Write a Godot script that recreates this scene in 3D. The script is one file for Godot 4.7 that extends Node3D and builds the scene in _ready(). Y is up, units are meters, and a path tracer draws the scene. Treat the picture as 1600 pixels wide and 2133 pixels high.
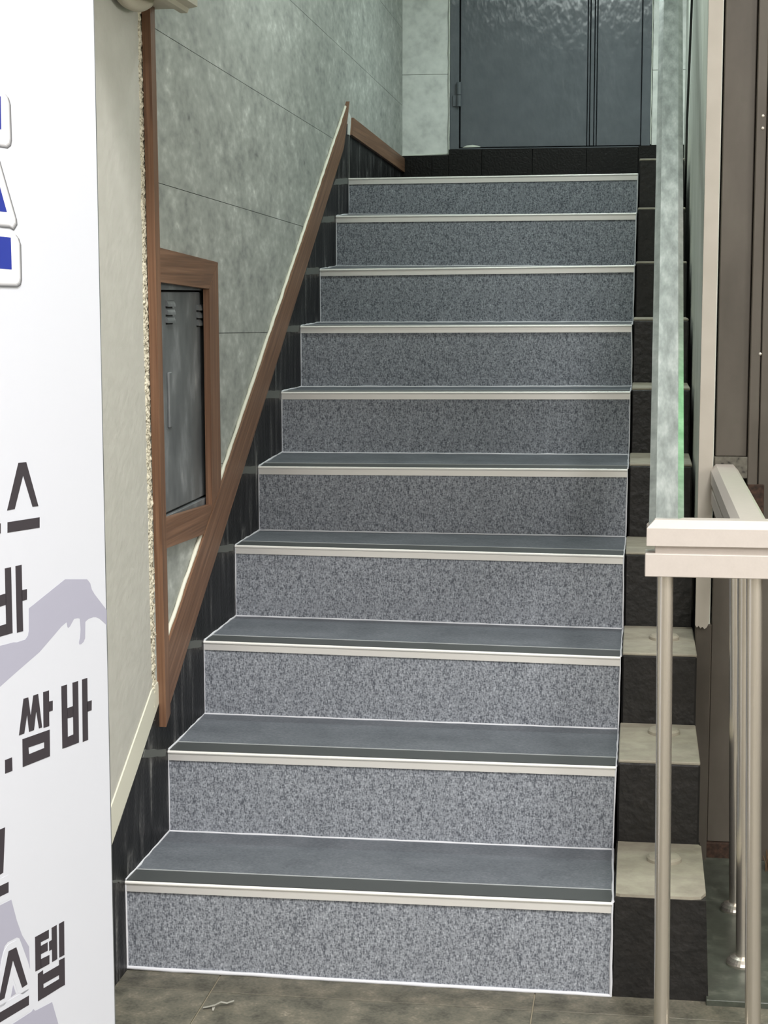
extends Node3D
# A carpeted staircase climbing to a grey door, seen from the hall in front of it. Left wall plane x = 0, first riser z = 0, floor y = FLOOR.

const FLOOR := -0.01
const STEPS := [
	[-0.0010, 0.1674, 0.1716, 0.9270, -0.0102, -0.0128, 0.9274],
	[-0.3180, 0.3394, 0.3411, 0.9266, 0.1658, 0.1678, 0.9245],
	[-0.6290, 0.5098, 0.5002, 0.9295, 0.3415, 0.3388, 0.9287],
	[-0.9450, 0.6815, 0.6753, 0.9307, 0.5073, 0.5004, 0.9331],
	[-1.2140, 0.8460, 0.8512, 0.9352, 0.6805, 0.6815, 0.9348],
	[-1.5120, 1.0193, 1.0265, 0.9374, 0.8536, 0.8586, 0.9379],
	[-1.7880, 1.1916, 1.1965, 0.9374, 1.0179, 1.0249, 0.9413],
	[-2.0980, 1.3560, 1.3650, 0.9411, 1.1962, 1.1985, 0.9411],
	[-2.3860, 1.5271, 1.5295, 0.9429, 1.3691, 1.3670, 0.9429],
	[-2.6310, 1.6605, 1.6656, 0.9450, 1.5426, 1.5315, 0.9450],
]   # per step: riser z, nosing y left, nosing y right, right end x, riser foot y left, right, foot x right
const CURB_TOP := [0.185, 0.353, 0.508, 0.682, 0.864, 1.036, 1.213, 1.375, 1.545, 1.712]
const BANDS := [[Vector2(0.0842, 0.1964), Vector2(0.0334, 0.1799), Vector2(0.0337, 0.1753), Vector2(0.0875, 0.1929)],
	[Vector2(-0.1428, 0.3871), Vector2(-0.2932, 0.3485), Vector2(-0.2886, 0.3345), Vector2(-0.1251, 0.3753)],
	[Vector2(-0.4553, 0.5434), Vector2(-0.5993, 0.5158), Vector2(-0.5985, 0.5018), Vector2(-0.4384, 0.5280)],
	[Vector2(-0.7667, 0.7036), Vector2(-0.9185, 0.6876), Vector2(-0.9147, 0.6713), Vector2(-0.7337, 0.6916)],
	[Vector2(-1.0163, 0.8640), Vector2(-1.1756, 0.8509), Vector2(-1.1747, 0.8315), Vector2(-0.9846, 0.8496)],
	[Vector2(-1.2952, 1.0325), Vector2(-1.4779, 1.0251), Vector2(-1.4771, 1.0045), Vector2(-1.2595, 1.0160)],
	[Vector2(-1.5950, 1.1950), Vector2(-1.7594, 1.1948), Vector2(-1.7446, 1.1762), Vector2(-1.5550, 1.1788)],
	[Vector2(-1.8809, 1.3570), Vector2(-2.0728, 1.3613), Vector2(-2.0642, 1.3412), Vector2(-1.8508, 1.3374)],
	[Vector2(-2.1499, 1.5153), Vector2(-2.3444, 1.5260), Vector2(-2.3352, 1.5070), Vector2(-2.1169, 1.4953)],
	[Vector2(-2.3738, 1.6415), Vector2(-2.5940, 1.6587), Vector2(-2.5936, 1.6401), Vector2(-2.3382, 1.6214)]]   # worn grey edges on the black skirting (z, y)
const LETTERS := [
	[Vector2(-0.2052, 1.0474), Vector2(-0.1874, 1.0470), Vector2(-0.1621, 0.9793), Vector2(-0.1756, 0.9798), Vector2(-0.1953, 1.0283), Vector2(-0.2163, 0.9809), Vector2(-0.2332, 0.9807)],
	[Vector2(-0.2330, 0.9636), Vector2(-0.1599, 0.9625), Vector2(-0.1606, 0.9470), Vector2(-0.2337, 0.9483)],
	[Vector2(-0.3162, 0.9647), Vector2(-0.2483, 0.9638), Vector2(-0.2489, 0.9492), Vector2(-0.3169, 0.9498)],
	[Vector2(-0.2419, 0.8972), Vector2(-0.2282, 0.8972), Vector2(-0.2288, 0.7999), Vector2(-0.2426, 0.7996)],
	[Vector2(-0.2704, 0.8591), Vector2(-0.2414, 0.8604), Vector2(-0.2414, 0.8438), Vector2(-0.2707, 0.8423)],
	[Vector2(-0.2715, 0.8149), Vector2(-0.2419, 0.8156), Vector2(-0.2422, 0.7997), Vector2(-0.2722, 0.7991)],
	[Vector2(-0.2816, 0.8965), Vector2(-0.2683, 0.8971), Vector2(-0.2705, 0.7991), Vector2(-0.2839, 0.7986)],
	[Vector2(-0.2181, 0.8972), Vector2(-0.2043, 0.8974), Vector2(-0.2048, 0.7985), Vector2(-0.2188, 0.7986)],
	[Vector2(-0.2062, 0.8598), Vector2(-0.1936, 0.8595), Vector2(-0.1942, 0.8439), Vector2(-0.2069, 0.8435)],
	[Vector2(-0.2081, 0.6974), Vector2(-0.1973, 0.6973), Vector2(-0.1926, 0.6679), Vector2(-0.1855, 0.6976), Vector2(-0.1742, 0.6977), Vector2(-0.1669, 0.6448), Vector2(-0.1741, 0.6448), Vector2(-0.1798, 0.6728), Vector2(-0.1860, 0.6450), Vector2(-0.1974, 0.6448), Vector2(-0.2008, 0.6724), Vector2(-0.2086, 0.6450), Vector2(-0.2207, 0.6447)],
	[Vector2(-0.1621, 0.6979), Vector2(-0.1483, 0.6978), Vector2(-0.1498, 0.6431), Vector2(-0.1634, 0.6432)],
	[Vector2(-0.1493, 0.6807), Vector2(-0.1400, 0.6803), Vector2(-0.1406, 0.6651), Vector2(-0.1500, 0.6650)],
	[Vector2(-0.2131, 0.6373), Vector2(-0.1490, 0.6374), Vector2(-0.1627, 0.6212), Vector2(-0.1999, 0.6216)],
	[Vector2(-0.1490, 0.6374), Vector2(-0.1499, 0.5963), Vector2(-0.1631, 0.6122), Vector2(-0.1627, 0.6212)],
	[Vector2(-0.1499, 0.5963), Vector2(-0.2140, 0.5952), Vector2(-0.1992, 0.6112), Vector2(-0.1631, 0.6122)],
	[Vector2(-0.2140, 0.5952), Vector2(-0.2131, 0.6373), Vector2(-0.1999, 0.6216), Vector2(-0.1992, 0.6112)],
	[Vector2(-0.1183, 0.6980), Vector2(-0.1045, 0.6980), Vector2(-0.1057, 0.6004), Vector2(-0.1194, 0.6006)],
	[Vector2(-0.0907, 0.6979), Vector2(-0.0768, 0.6979), Vector2(-0.0781, 0.6009), Vector2(-0.0917, 0.6007)],
	[Vector2(-0.1062, 0.6610), Vector2(-0.0905, 0.6614), Vector2(-0.0904, 0.6444), Vector2(-0.1061, 0.6450)],
	[Vector2(-0.1062, 0.6161), Vector2(-0.0907, 0.6169), Vector2(-0.0913, 0.6008), Vector2(-0.1060, 0.6005)],
	[Vector2(-0.0668, 0.6982), Vector2(-0.0535, 0.6982), Vector2(-0.0548, 0.5997), Vector2(-0.0684, 0.5994)],
	[Vector2(-0.0556, 0.6606), Vector2(-0.0434, 0.6605), Vector2(-0.0443, 0.6448), Vector2(-0.0561, 0.6445)],
	[Vector2(-0.2537, 0.6154), Vector2(-0.2379, 0.6158), Vector2(-0.2379, 0.5955), Vector2(-0.2542, 0.5952)],
	[Vector2(-0.2780, 0.5151), Vector2(-0.2580, 0.5154), Vector2(-0.2650, 0.4487), Vector2(-0.2810, 0.4471)],
	[Vector2(-0.3308, 0.4306), Vector2(-0.2537, 0.4313), Vector2(-0.2544, 0.4153), Vector2(-0.3316, 0.4144)],
	[Vector2(-0.2582, 0.3265), Vector2(-0.2404, 0.3266), Vector2(-0.2171, 0.2605), Vector2(-0.2298, 0.2594), Vector2(-0.2489, 0.3088), Vector2(-0.2704, 0.2583), Vector2(-0.2842, 0.2584)],
	[Vector2(-0.2946, 0.2404), Vector2(-0.2145, 0.2419), Vector2(-0.2151, 0.2272), Vector2(-0.2953, 0.2250)],
	[Vector2(-0.1963, 0.3271), Vector2(-0.1829, 0.3274), Vector2(-0.1841, 0.2733), Vector2(-0.1975, 0.2734)],
	[Vector2(-0.1834, 0.3274), Vector2(-0.1634, 0.3278), Vector2(-0.1639, 0.3145), Vector2(-0.1839, 0.3146)],
	[Vector2(-0.1841, 0.3087), Vector2(-0.1671, 0.3091), Vector2(-0.1671, 0.2959), Vector2(-0.1846, 0.2958)],
	[Vector2(-0.1849, 0.2882), Vector2(-0.1635, 0.2876), Vector2(-0.1641, 0.2737), Vector2(-0.1855, 0.2735)],
	[Vector2(-0.1564, 0.3282), Vector2(-0.1439, 0.3289), Vector2(-0.1448, 0.2745), Vector2(-0.1573, 0.2741)],
	[Vector2(-0.1634, 0.3087), Vector2(-0.1567, 0.3092), Vector2(-0.1568, 0.2942), Vector2(-0.1635, 0.2941)],
	[Vector2(-0.1384, 0.3287), Vector2(-0.1257, 0.3291), Vector2(-0.1271, 0.2749), Vector2(-0.1397, 0.2749)],
	[Vector2(-0.1921, 0.2678), Vector2(-0.1798, 0.2691), Vector2(-0.1797, 0.2402), Vector2(-0.1803, 0.2255), Vector2(-0.1934, 0.2247)],
	[Vector2(-0.1796, 0.2625), Vector2(-0.1407, 0.2633), Vector2(-0.1408, 0.2477), Vector2(-0.1802, 0.2473)],
	[Vector2(-0.1404, 0.2709), Vector2(-0.1267, 0.2707), Vector2(-0.1276, 0.2268), Vector2(-0.1421, 0.2268)],
	[Vector2(-0.1800, 0.2403), Vector2(-0.1410, 0.2412), Vector2(-0.1416, 0.2267), Vector2(-0.1806, 0.2252)],
]   # strokes printed on the banner, metres from its lower right corner
const HILLS := [
	[Vector2(-0.1903, 0.8301), Vector2(-0.1028, 0.8609), Vector2(-0.0481, 0.8529), Vector2(-0.0403, 0.8455), Vector2(-0.0367, 0.8351), Vector2(-0.0299, 0.8266), Vector2(0.0004, 0.7969), Vector2(-0.0000, 0.7722), Vector2(-0.0091, 0.7794), Vector2(-0.0181, 0.7859), Vector2(-0.0271, 0.7899), Vector2(-0.0342, 0.7911), Vector2(-0.0474, 0.7902), Vector2(-0.0549, 0.7871), Vector2(-0.0564, 0.7613), Vector2(-0.0606, 0.7565), Vector2(-0.0667, 0.7539), Vector2(-0.0716, 0.7545), Vector2(-0.0719, 0.7585), Vector2(-0.0692, 0.7654), Vector2(-0.0674, 0.7775), Vector2(-0.0688, 0.7944), Vector2(-0.0731, 0.7960), Vector2(-0.0829, 0.7964), Vector2(-0.0930, 0.7868), Vector2(-0.0970, 0.7848), Vector2(-0.0993, 0.7861), Vector2(-0.1015, 0.7944), Vector2(-0.1142, 0.7898), Vector2(-0.1683, 0.7602), Vector2(-0.2238, 0.7399), Vector2(-0.2598, 0.7260), Vector2(-0.2879, 0.7156), Vector2(-0.2848, 0.7858), Vector2(-0.2572, 0.7860), Vector2(-0.2272, 0.7858), Vector2(-0.2193, 0.7844), Vector2(-0.2003, 0.7851), Vector2(-0.1937, 0.7899), Vector2(-0.1916, 0.7966)],
	[Vector2(-0.3011, 0.4012), Vector2(-0.2485, 0.4025), Vector2(-0.2371, 0.3662), Vector2(-0.2264, 0.3405), Vector2(-0.2107, 0.3169), Vector2(-0.2102, 0.2823), Vector2(-0.2140, 0.2949), Vector2(-0.2292, 0.3304), Vector2(-0.2324, 0.3378), Vector2(-0.2382, 0.3409), Vector2(-0.2592, 0.3407), Vector2(-0.2663, 0.3368), Vector2(-0.2752, 0.3196), Vector2(-0.2833, 0.2912), Vector2(-0.3070, 0.2688)],
	[Vector2(-0.2498, 0.2712), Vector2(-0.2441, 0.2556), Vector2(-0.2559, 0.2544)],
	[Vector2(-0.2683, 0.2112), Vector2(-0.2089, 0.2143), Vector2(-0.2051, 0.2170), Vector2(-0.2005, 0.2123), Vector2(-0.1598, 0.2109), Vector2(-0.1394, 0.1515), Vector2(-0.2691, 0.1914)],
]
const BLUES := [
	[Vector2(-0.2441, 1.5662), Vector2(-0.2225, 1.5676), Vector2(-0.2234, 1.5216), Vector2(-0.2461, 1.5216)],
	[Vector2(-0.2415, 1.4690), Vector2(-0.2168, 1.4066), Vector2(-0.2442, 1.4076)],
	[Vector2(-0.2527, 1.3727), Vector2(-0.2110, 1.3713), Vector2(-0.2107, 1.3259), Vector2(-0.2547, 1.3274)],
]
const BEVELS := [
	[Vector2(-0.2440, 1.5699), Vector2(-0.2109, 1.5710), Vector2(-0.2040, 1.5664), Vector2(-0.2002, 1.5575), Vector2(-0.1999, 1.5080), Vector2(-0.2021, 1.5003), Vector2(-0.2099, 1.4959), Vector2(-0.2472, 1.4969)],
	[Vector2(-0.2403, 1.4974), Vector2(-0.2272, 1.4759), Vector2(-0.1945, 1.3971), Vector2(-0.1937, 1.3895), Vector2(-0.2017, 1.3816), Vector2(-0.2099, 1.3843), Vector2(-0.2452, 1.3850)],
	[Vector2(-0.2522, 1.3829), Vector2(-0.1976, 1.3748), Vector2(-0.1914, 1.3696), Vector2(-0.1876, 1.3612), Vector2(-0.1878, 1.3110), Vector2(-0.1905, 1.3040), Vector2(-0.1979, 1.3007), Vector2(-0.2558, 1.3014)],
]

var M := {}
var rng := RandomNumberGenerator.new()


# ---------------------------------------------------------------- helpers
func begin() -> SurfaceTool:
	var st := SurfaceTool.new()
	st.begin(Mesh.PRIMITIVE_TRIANGLES)
	return st


func numbered(called: String) -> String:
	if not has_node(called):
		return called
	var i := 1
	while has_node("%s_%03d" % [called, i]):
		i += 1
	return "%s_%03d" % [called, i]


func obj(called: String, st: SurfaceTool, mat: Material, parent: Node3D = null) -> MeshInstance3D:
	var o := MeshInstance3D.new()
	o.mesh = st.commit()
	o.material_override = mat
	if parent == null:
		o.name = numbered(called)
		add_child(o)
	else:
		o.name = called
		var n := 1
		while parent.has_node(NodePath(o.name)):
			o.name = "%s_%03d" % [called, n]
			n += 1
		parent.add_child(o, true)
	return o


func thing(called: String, label: String, category: String, at := Vector3.ZERO) -> Node3D:
	var o := Node3D.new()
	o.name = numbered(called)
	add_child(o)
	o.position = at
	o.set_meta("label", label)
	o.set_meta("category", category)
	return o


func tag(o: Node3D, label: String, category: String) -> Node3D:
	o.set_meta("label", label)
	o.set_meta("category", category)
	return o


func struct_node(called: String, label := "") -> Node3D:
	var o := Node3D.new()
	o.name = called
	add_child(o)
	o.set_meta("kind", "structure")
	if label:
		o.set_meta("label", label)
	return o


func struct(called: String, st: SurfaceTool, mat: Material, label := "") -> MeshInstance3D:
	var o := obj(called, st, mat)
	o.set_meta("kind", "structure")
	if label:
		o.set_meta("label", label)
	return o


func tri(st: SurfaceTool, a: Vector3, b: Vector3, c: Vector3, out: Vector3) -> void:
	var n := (a - c).cross(a - b)
	if n.length_squared() < 1e-18:
		return
	n = n.normalized()
	if n.dot(out) < 0.0:
		var t := b
		b = c
		c = t
		n = -n
	for p: Vector3 in [a, b, c]:
		st.set_normal(n)
		st.add_vertex(p)


func quad(st: SurfaceTool, a: Vector3, b: Vector3, c: Vector3, d: Vector3, out: Vector3) -> void:
	tri(st, a, b, c, out)
	tri(st, a, c, d, out)


# eight corners: bottom ring 0-3, top ring 4-7 in the same order
func hexa(st: SurfaceTool, p: Array) -> void:
	var mid := Vector3.ZERO
	for v: Vector3 in p:
		mid += v / 8.0
	for f: Array in [[0, 1, 2, 3], [4, 5, 6, 7], [0, 1, 5, 4], [1, 2, 6, 5], [2, 3, 7, 6], [3, 0, 4, 7]]:
		var a: Vector3 = p[f[0]]
		var b: Vector3 = p[f[1]]
		var c: Vector3 = p[f[2]]
		var d: Vector3 = p[f[3]]
		quad(st, a, b, c, d, (a + b + c + d) / 4.0 - mid)


# a slab between a quad and the same quad moved by v
func slab(st: SurfaceTool, a: Vector3, b: Vector3, c: Vector3, d: Vector3, v: Vector3) -> void:
	hexa(st, [a, b, c, d, a + v, b + v, c + v, d + v])


# box with chamfered edges
func bx(st: SurfaceTool, lo: Vector3, hi: Vector3, ch := 0.0) -> void:
	var mid := (lo + hi) / 2.0
	var h := (hi - lo) / 2.0
	ch = minf(ch, minf(h.x, minf(h.y, h.z)) * 0.9)
	for ax in 3:
		var u := (ax + 1) % 3
		var w := (ax + 2) % 3
		for s: float in [-1.0, 1.0]:
			var ps := []
			for q: Array in [[-1.0, -1.0], [1.0, -1.0], [1.0, 1.0], [-1.0, 1.0]]:
				var p := Vector3.ZERO
				p[ax] = s * h[ax]
				p[u] = q[0] * (h[u] - ch)
				p[w] = q[1] * (h[w] - ch)
				ps.append(mid + p)
			var o := Vector3.ZERO
			o[ax] = s
			quad(st, ps[0], ps[1], ps[2], ps[3], o)
	if ch <= 0.0:
		return
	for ax in 3:
		var u := (ax + 1) % 3
		var w := (ax + 2) % 3
		for su: float in [-1.0, 1.0]:
			for sw: float in [-1.0, 1.0]:
				var ps := []
				for q: Array in [[-1.0, 0], [1.0, 0], [1.0, 1], [-1.0, 1]]:
					var p := Vector3.ZERO
					p[ax] = q[0] * (h[ax] - ch)
					p[u] = su * (h[u] - (ch if q[1] == 0 else 0.0))
					p[w] = sw * (h[w] - (0.0 if q[1] == 0 else ch))
					ps.append(mid + p)
				var o := Vector3.ZERO
				o[u] = su
				o[w] = sw
				quad(st, ps[0], ps[1], ps[2], ps[3], o)
	for sx: float in [-1.0, 1.0]:
		for sy: float in [-1.0, 1.0]:
			for sz: float in [-1.0, 1.0]:
				var s := Vector3(sx, sy, sz)
				tri(st, mid + s * Vector3(h.x, h.y - ch, h.z - ch), mid + s * Vector3(h.x - ch, h.y, h.z - ch), mid + s * Vector3(h.x - ch, h.y - ch, h.z), s)


# a polygon pushed along an axis: "x" takes (z, y), "z" takes (x, y), "y" takes (x, z)
func lift(p: Vector2, a: float, axis: String) -> Vector3:
	return Vector3(a, p.y, p.x) if axis == "x" else (Vector3(p.x, p.y, a) if axis == "z" else Vector3(p.x, a, p.y))


func prism(st: SurfaceTool, poly: PackedVector2Array, a0: float, a1: float, axis := "x") -> void:
	var dir := Vector3.RIGHT if axis == "x" else (Vector3.BACK if axis == "z" else Vector3.UP)
	dir *= signf(a1 - a0)
	var ix := Geometry2D.triangulate_polygon(poly)
	if ix.is_empty():
		return
	for i in range(0, ix.size(), 3):
		tri(st, lift(poly[ix[i]], a1, axis), lift(poly[ix[i + 1]], a1, axis), lift(poly[ix[i + 2]], a1, axis), dir)
		tri(st, lift(poly[ix[i]], a0, axis), lift(poly[ix[i + 1]], a0, axis), lift(poly[ix[i + 2]], a0, axis), -dir)
	var cw := Geometry2D.is_polygon_clockwise(poly)
	for i in poly.size():
		var p := poly[i]
		var q := poly[(i + 1) % poly.size()]
		var e := q - p
		var n2 := Vector2(e.y, -e.x) * (-1.0 if cw else 1.0)
		var n := lift(n2, 0.0, axis)
		quad(st, lift(p, a0, axis), lift(q, a0, axis), lift(q, a1, axis), lift(p, a1, axis), n)


func rect(z0: float, y0: float, z1: float, y1: float) -> PackedVector2Array:
	return PackedVector2Array([Vector2(z0, y0), Vector2(z1, y0), Vector2(z1, y1), Vector2(z0, y1)])


# round tube through points; radius may vary with the function r(i)
func tube(st: SurfaceTool, pts: PackedVector3Array, radii: PackedFloat32Array, sides := 10, caps := true) -> void:
	var rings := []
	var up := Vector3.UP
	if absf((pts[1] - pts[0]).normalized().y) > 0.9:
		up = Vector3.RIGHT
	for i in pts.size():
		var d := (pts[mini(i + 1, pts.size() - 1)] - pts[maxi(i - 1, 0)]).normalized()
		var s := d.cross(up).normalized()
		var t := s.cross(d).normalized()
		up = t
		var ring := []
		for k in sides:
			var a := TAU * k / sides
			ring.append(s * cos(a) + t * sin(a))
		rings.append(ring)
	for i in pts.size() - 1:
		for k in sides:
			var k2 := (k + 1) % sides
			var n := [rings[i][k], rings[i][k2], rings[i + 1][k2], rings[i + 1][k]]
			var p := [pts[i] + n[0] * radii[i], pts[i] + n[1] * radii[i], pts[i + 1] + n[2] * radii[i + 1], pts[i + 1] + n[3] * radii[i + 1]]
			var out: Vector3 = n[0] + n[1]
			for f: Array in [[0, 1, 2], [0, 2, 3]]:
				var a: Vector3 = p[f[0]]
				var b: Vector3 = p[f[1]]
				var c: Vector3 = p[f[2]]
				var order := f
				if (a - c).cross(a - b).dot(out) < 0.0:
					order = [f[0], f[2], f[1]]
				for j: int in order:
					st.set_normal(n[j])
					st.add_vertex(p[j])
	if caps:
		for e: int in [0, pts.size() - 1]:
			var d := (pts[1] - pts[0]) if e == 0 else (pts[e] - pts[e - 1])
			for k in sides:
				tri(st, pts[e], pts[e] + rings[e][k] * radii[e], pts[e] + rings[e][(k + 1) % sides] * radii[e], -d if e == 0 else d)


func same(n: int, r: float) -> PackedFloat32Array:
	var a := PackedFloat32Array()
	a.resize(n)
	a.fill(r)
	return a


func lathe(st: SurfaceTool, prof: PackedVector2Array, at: Vector3, sides := 24) -> void:
	for i in prof.size() - 1:
		for k in sides:
			var a := TAU * k / sides
			var b := TAU * (k + 1) / sides
			var p := [prof[i], prof[i + 1]]
			var d := prof[i + 1] - prof[i]
			var out := Vector3(-d.y * 0 + cos((a + b) / 2) * -d.y, d.x, sin((a + b) / 2) * -d.y)
			quad(st, at + Vector3(cos(a) * p[0].x, p[0].y, sin(a) * p[0].x), at + Vector3(cos(b) * p[0].x, p[0].y, sin(b) * p[0].x), at + Vector3(cos(b) * p[1].x, p[1].y, sin(b) * p[1].x), at + Vector3(cos(a) * p[1].x, p[1].y, sin(a) * p[1].x), out)


# uneven bead of sealant between two points
func bead(st: SurfaceTool, a: Vector3, b: Vector3, r: float, wob := 0.25) -> void:
	var n := maxi(4, int(a.distance_to(b) / 0.03))
	var pts := PackedVector3Array()
	var rad := PackedFloat32Array()
	for i in n + 1:
		pts.append(a.lerp(b, float(i) / n) + Vector3(rng.randf_range(-1, 1), rng.randf_range(-1, 1), 0) * r * wob)
		rad.append(r * rng.randf_range(1.0 - wob, 1.0 + wob))
	tube(st, pts, rad, 6)


# ---------------------------------------------------------------- textures
func nz(w: int, h: int, freq: float, kind: int, octaves: int, sd: int, stretch := Vector2.ONE) -> PackedByteArray:
	var n := FastNoiseLite.new()
	n.noise_type = kind as FastNoiseLite.NoiseType
	n.seed = sd
	n.frequency = freq
	n.fractal_type = FastNoiseLite.FRACTAL_FBM if octaves > 1 else FastNoiseLite.FRACTAL_NONE
	n.fractal_octaves = octaves
	n.cellular_return_type = FastNoiseLite.RETURN_CELL_VALUE
	var im := n.get_seamless_image(maxi(8, int(w / stretch.x)), maxi(8, int(h / stretch.y)))
	im.convert(Image.FORMAT_L8)
	if stretch != Vector2.ONE:
		im.resize(w, h, Image.INTERPOLATE_CUBIC)
	return im.get_data()


# layers: [bytes, gain]; ramp: [[t, Color], ...]
func paint(w: int, h: int, layers: Array, ramp: Array) -> ImageTexture:
	var g := Gradient.new()
	var off := PackedFloat32Array()
	var col := PackedColorArray()
	for r: Array in ramp:
		off.append(r[0])
		col.append(r[1])
	g.offsets = off
	g.colors = col
	var lut := PackedByteArray()
	for i in 256:
		var c := g.sample(i / 255.0)
		lut.append(int(clampf(c.r, 0, 1) * 255.0))
		lut.append(int(clampf(c.g, 0, 1) * 255.0))
		lut.append(int(clampf(c.b, 0, 1) * 255.0))
	var out := PackedByteArray()
	out.resize(w * h * 3)
	var j := 0
	for i in w * h:
		var t := 127.5
		for l: Array in layers:
			t += (l[0][i] - 127.5) * l[1]
		var k := clampi(int(t), 0, 255) * 3
		out[j] = lut[k]
		out[j + 1] = lut[k + 1]
		out[j + 2] = lut[k + 2]
		j += 3
	return ImageTexture.create_from_image(Image.create_from_data(w, h, false, Image.FORMAT_RGB8, out))


func grey(w: int, h: int, layers: Array) -> ImageTexture:
	return paint(w, h, layers, [[0.0, Color.BLACK], [1.0, Color.WHITE]])


func c8(r: float, g: float, b: float) -> Color:
	return Color(r / 255.0, g / 255.0, b / 255.0)


func mat(called: String, color: Color, rough := 0.6, metal := 0.0, tex: Texture2D = null, metres := 1.0, world := true) -> StandardMaterial3D:
	var m := StandardMaterial3D.new()
	m.resource_name = called
	m.albedo_color = color
	m.roughness = rough
	m.metallic = metal
	m.uv1_triplanar = true
	m.uv1_world_triplanar = world
	m.uv1_triplanar_sharpness = 8.0
	m.uv1_scale = Vector3.ONE / metres
	if tex:
		m.albedo_texture = tex
	M[called] = m
	return m


func bump(called: String, tex: Texture2D, cm: float) -> void:
	var m: StandardMaterial3D = M[called]
	m.heightmap_enabled = true
	m.heightmap_texture = tex
	m.heightmap_scale = cm


func materials() -> void:
	var SM := FastNoiseLite.TYPE_SIMPLEX_SMOOTH
	var VA := FastNoiseLite.TYPE_VALUE
	var CE := FastNoiseLite.TYPE_CELLULAR
	# carpet: short upright flecks on a blue-grey ground
	var f1 := nz(512, 512, 0.46, VA, 1, 3, Vector2(1, 2))
	var f2 := nz(512, 512, 0.5, VA, 1, 5, Vector2(1, 5))
	var f3 := nz(512, 512, 0.4, VA, 1, 8, Vector2(2, 1))
	var f4 := nz(512, 512, 0.006, SM, 3, 9)
	var fleck := paint(512, 512, [[f1, 0.6], [f2, 0.4], [f3, 0.45]], [[0.0, c8(79, 84, 92)], [0.25, c8(103, 107, 115)], [0.5, c8(138, 143, 150)], [0.75, c8(156, 161, 169)], [1.0, c8(184, 189, 197)]])
	mat("carpet_riser", Color(1, 1, 1), 0.95, 0.0, fleck, 0.37)
	bump("carpet_riser", fleck, 0.06)
	var g1 := nz(512, 512, 0.3, VA, 2, 13)
	var tread := paint(512, 512, [[g1, 0.35], [f4, 0.3], [f3, 0.2]], [[0.0, c8(74, 79, 86)], [0.5, c8(100, 105, 112)], [1.0, c8(128, 132, 139)]])
	mat("carpet_tread", Color(1, 1, 1), 0.95, 0.0, tread, 0.5)
	# concrete-look wall panels
	var p1 := nz(1024, 1024, 0.012, SM, 5, 21, Vector2(1.6, 1))
	var p2 := nz(1024, 1024, 0.05, SM, 4, 22, Vector2(2, 1))
	var p3 := nz(1024, 1024, 0.06, VA, 2, 23, Vector2(2, 1))
	var conc := paint(1024, 1024, [[p1, 0.6], [p2, 0.5], [p3, 0.35]], [[0.0, c8(110, 113, 110)], [0.12, c8(136, 139, 136)], [0.4, c8(156, 160, 155)], [0.6, c8(166, 170, 165)], [0.8, c8(184, 188, 183)], [1.0, c8(216, 219, 213)]])
	mat("concrete_panel", Color(1, 1, 1), 0.55, 0.0, conc, 1.3)
	bump("concrete_panel", grey(512, 512, [[nz(512, 512, 0.03, SM, 4, 25), 0.8]]), 0.08)
	var q1 := nz(512, 512, 0.012, SM, 5, 31)
	var stone := paint(512, 512, [[q1, 0.6], [nz(512, 512, 0.045, SM, 4, 32), 0.45]], [[0.0, c8(190, 193, 190)], [0.5, c8(222, 225, 221)], [1.0, c8(240, 242, 238)]])
	mat("pale_tile", Color(1, 1, 1), 0.5, 0.0, stone, 0.9)
	mat("panel_core", c8(70, 72, 70), 0.9)
	# wood
	var w1 := nz(512, 1024, 0.03, SM, 3, 41, Vector2(1, 24))
	var w2 := nz(512, 1024, 0.09, SM, 2, 42, Vector2(1, 40))
	var wood := paint(512, 1024, [[w1, 0.7], [w2, 0.4]], [[0.0, c8(88, 62, 46)], [0.4, c8(112, 81, 60)], [0.65, c8(125, 92, 70)], [1.0, c8(145, 110, 86)]])
	mat("brown_wood", Color(1, 1, 1), 0.5, 0.0, wood, 0.5, false)
	M.brown_wood.uv1_scale = Vector3(4, 1.2, 4)
	# black paint
	var b1 := nz(512, 512, 0.02, SM, 4, 51, Vector2(1, 8))
	var b2 := nz(512, 512, 0.2, VA, 1, 52)
	var blk := paint(512, 512, [[b1, 1.0], [b2, 0.15]], [[0.0, c8(17, 17, 18)], [0.5, c8(29, 29, 30)], [0.7, c8(44, 44, 45)], [0.85, c8(74, 74, 74)], [1.0, c8(125, 125, 123)]])
	mat("black_paint", Color(1, 1, 1), 0.45, 0.0, blk, 0.5)
	M.black_paint.metallic_specular = 0.3
	bump("black_paint", grey(512, 512, [[b1, 0.6], [b2, 0.3]]), 0.15)
	var b3 := nz(512, 512, 0.012, SM, 5, 53)
	var b4 := nz(512, 512, 0.05, CE, 1, 54)
	var rough_blk := paint(512, 512, [[b3, 0.5], [b4, 0.2], [b2, 0.35]], [[0.0, c8(22, 22, 22)], [0.75, c8(35, 33, 32)], [0.93, c8(48, 46, 44)], [1.0, c8(130, 130, 127)]])
	mat("rough_black", Color(1, 1, 1), 0.42, 0.0, rough_blk, 0.45)
	bump("rough_black", grey(512, 512, [[nz(512, 512, 0.03, SM, 4, 55), 0.9]]), 0.18)
	mat("grey_edge", c8(92, 95, 92), 0.7, 0.0, null)
	mat("black_tile", Color(1, 1, 1), 0.3, 0.0, paint(512, 512, [[b2, 0.5], [nz(512, 512, 0.02, SM, 4, 57), 0.4]], [[0.0, c8(10, 10, 10)], [0.7, c8(16, 16, 16)], [0.9, c8(27, 27, 27)], [1.0, c8(68, 68, 67)]]), 0.5)
	M.black_tile.metallic_specular = 0.4
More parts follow.
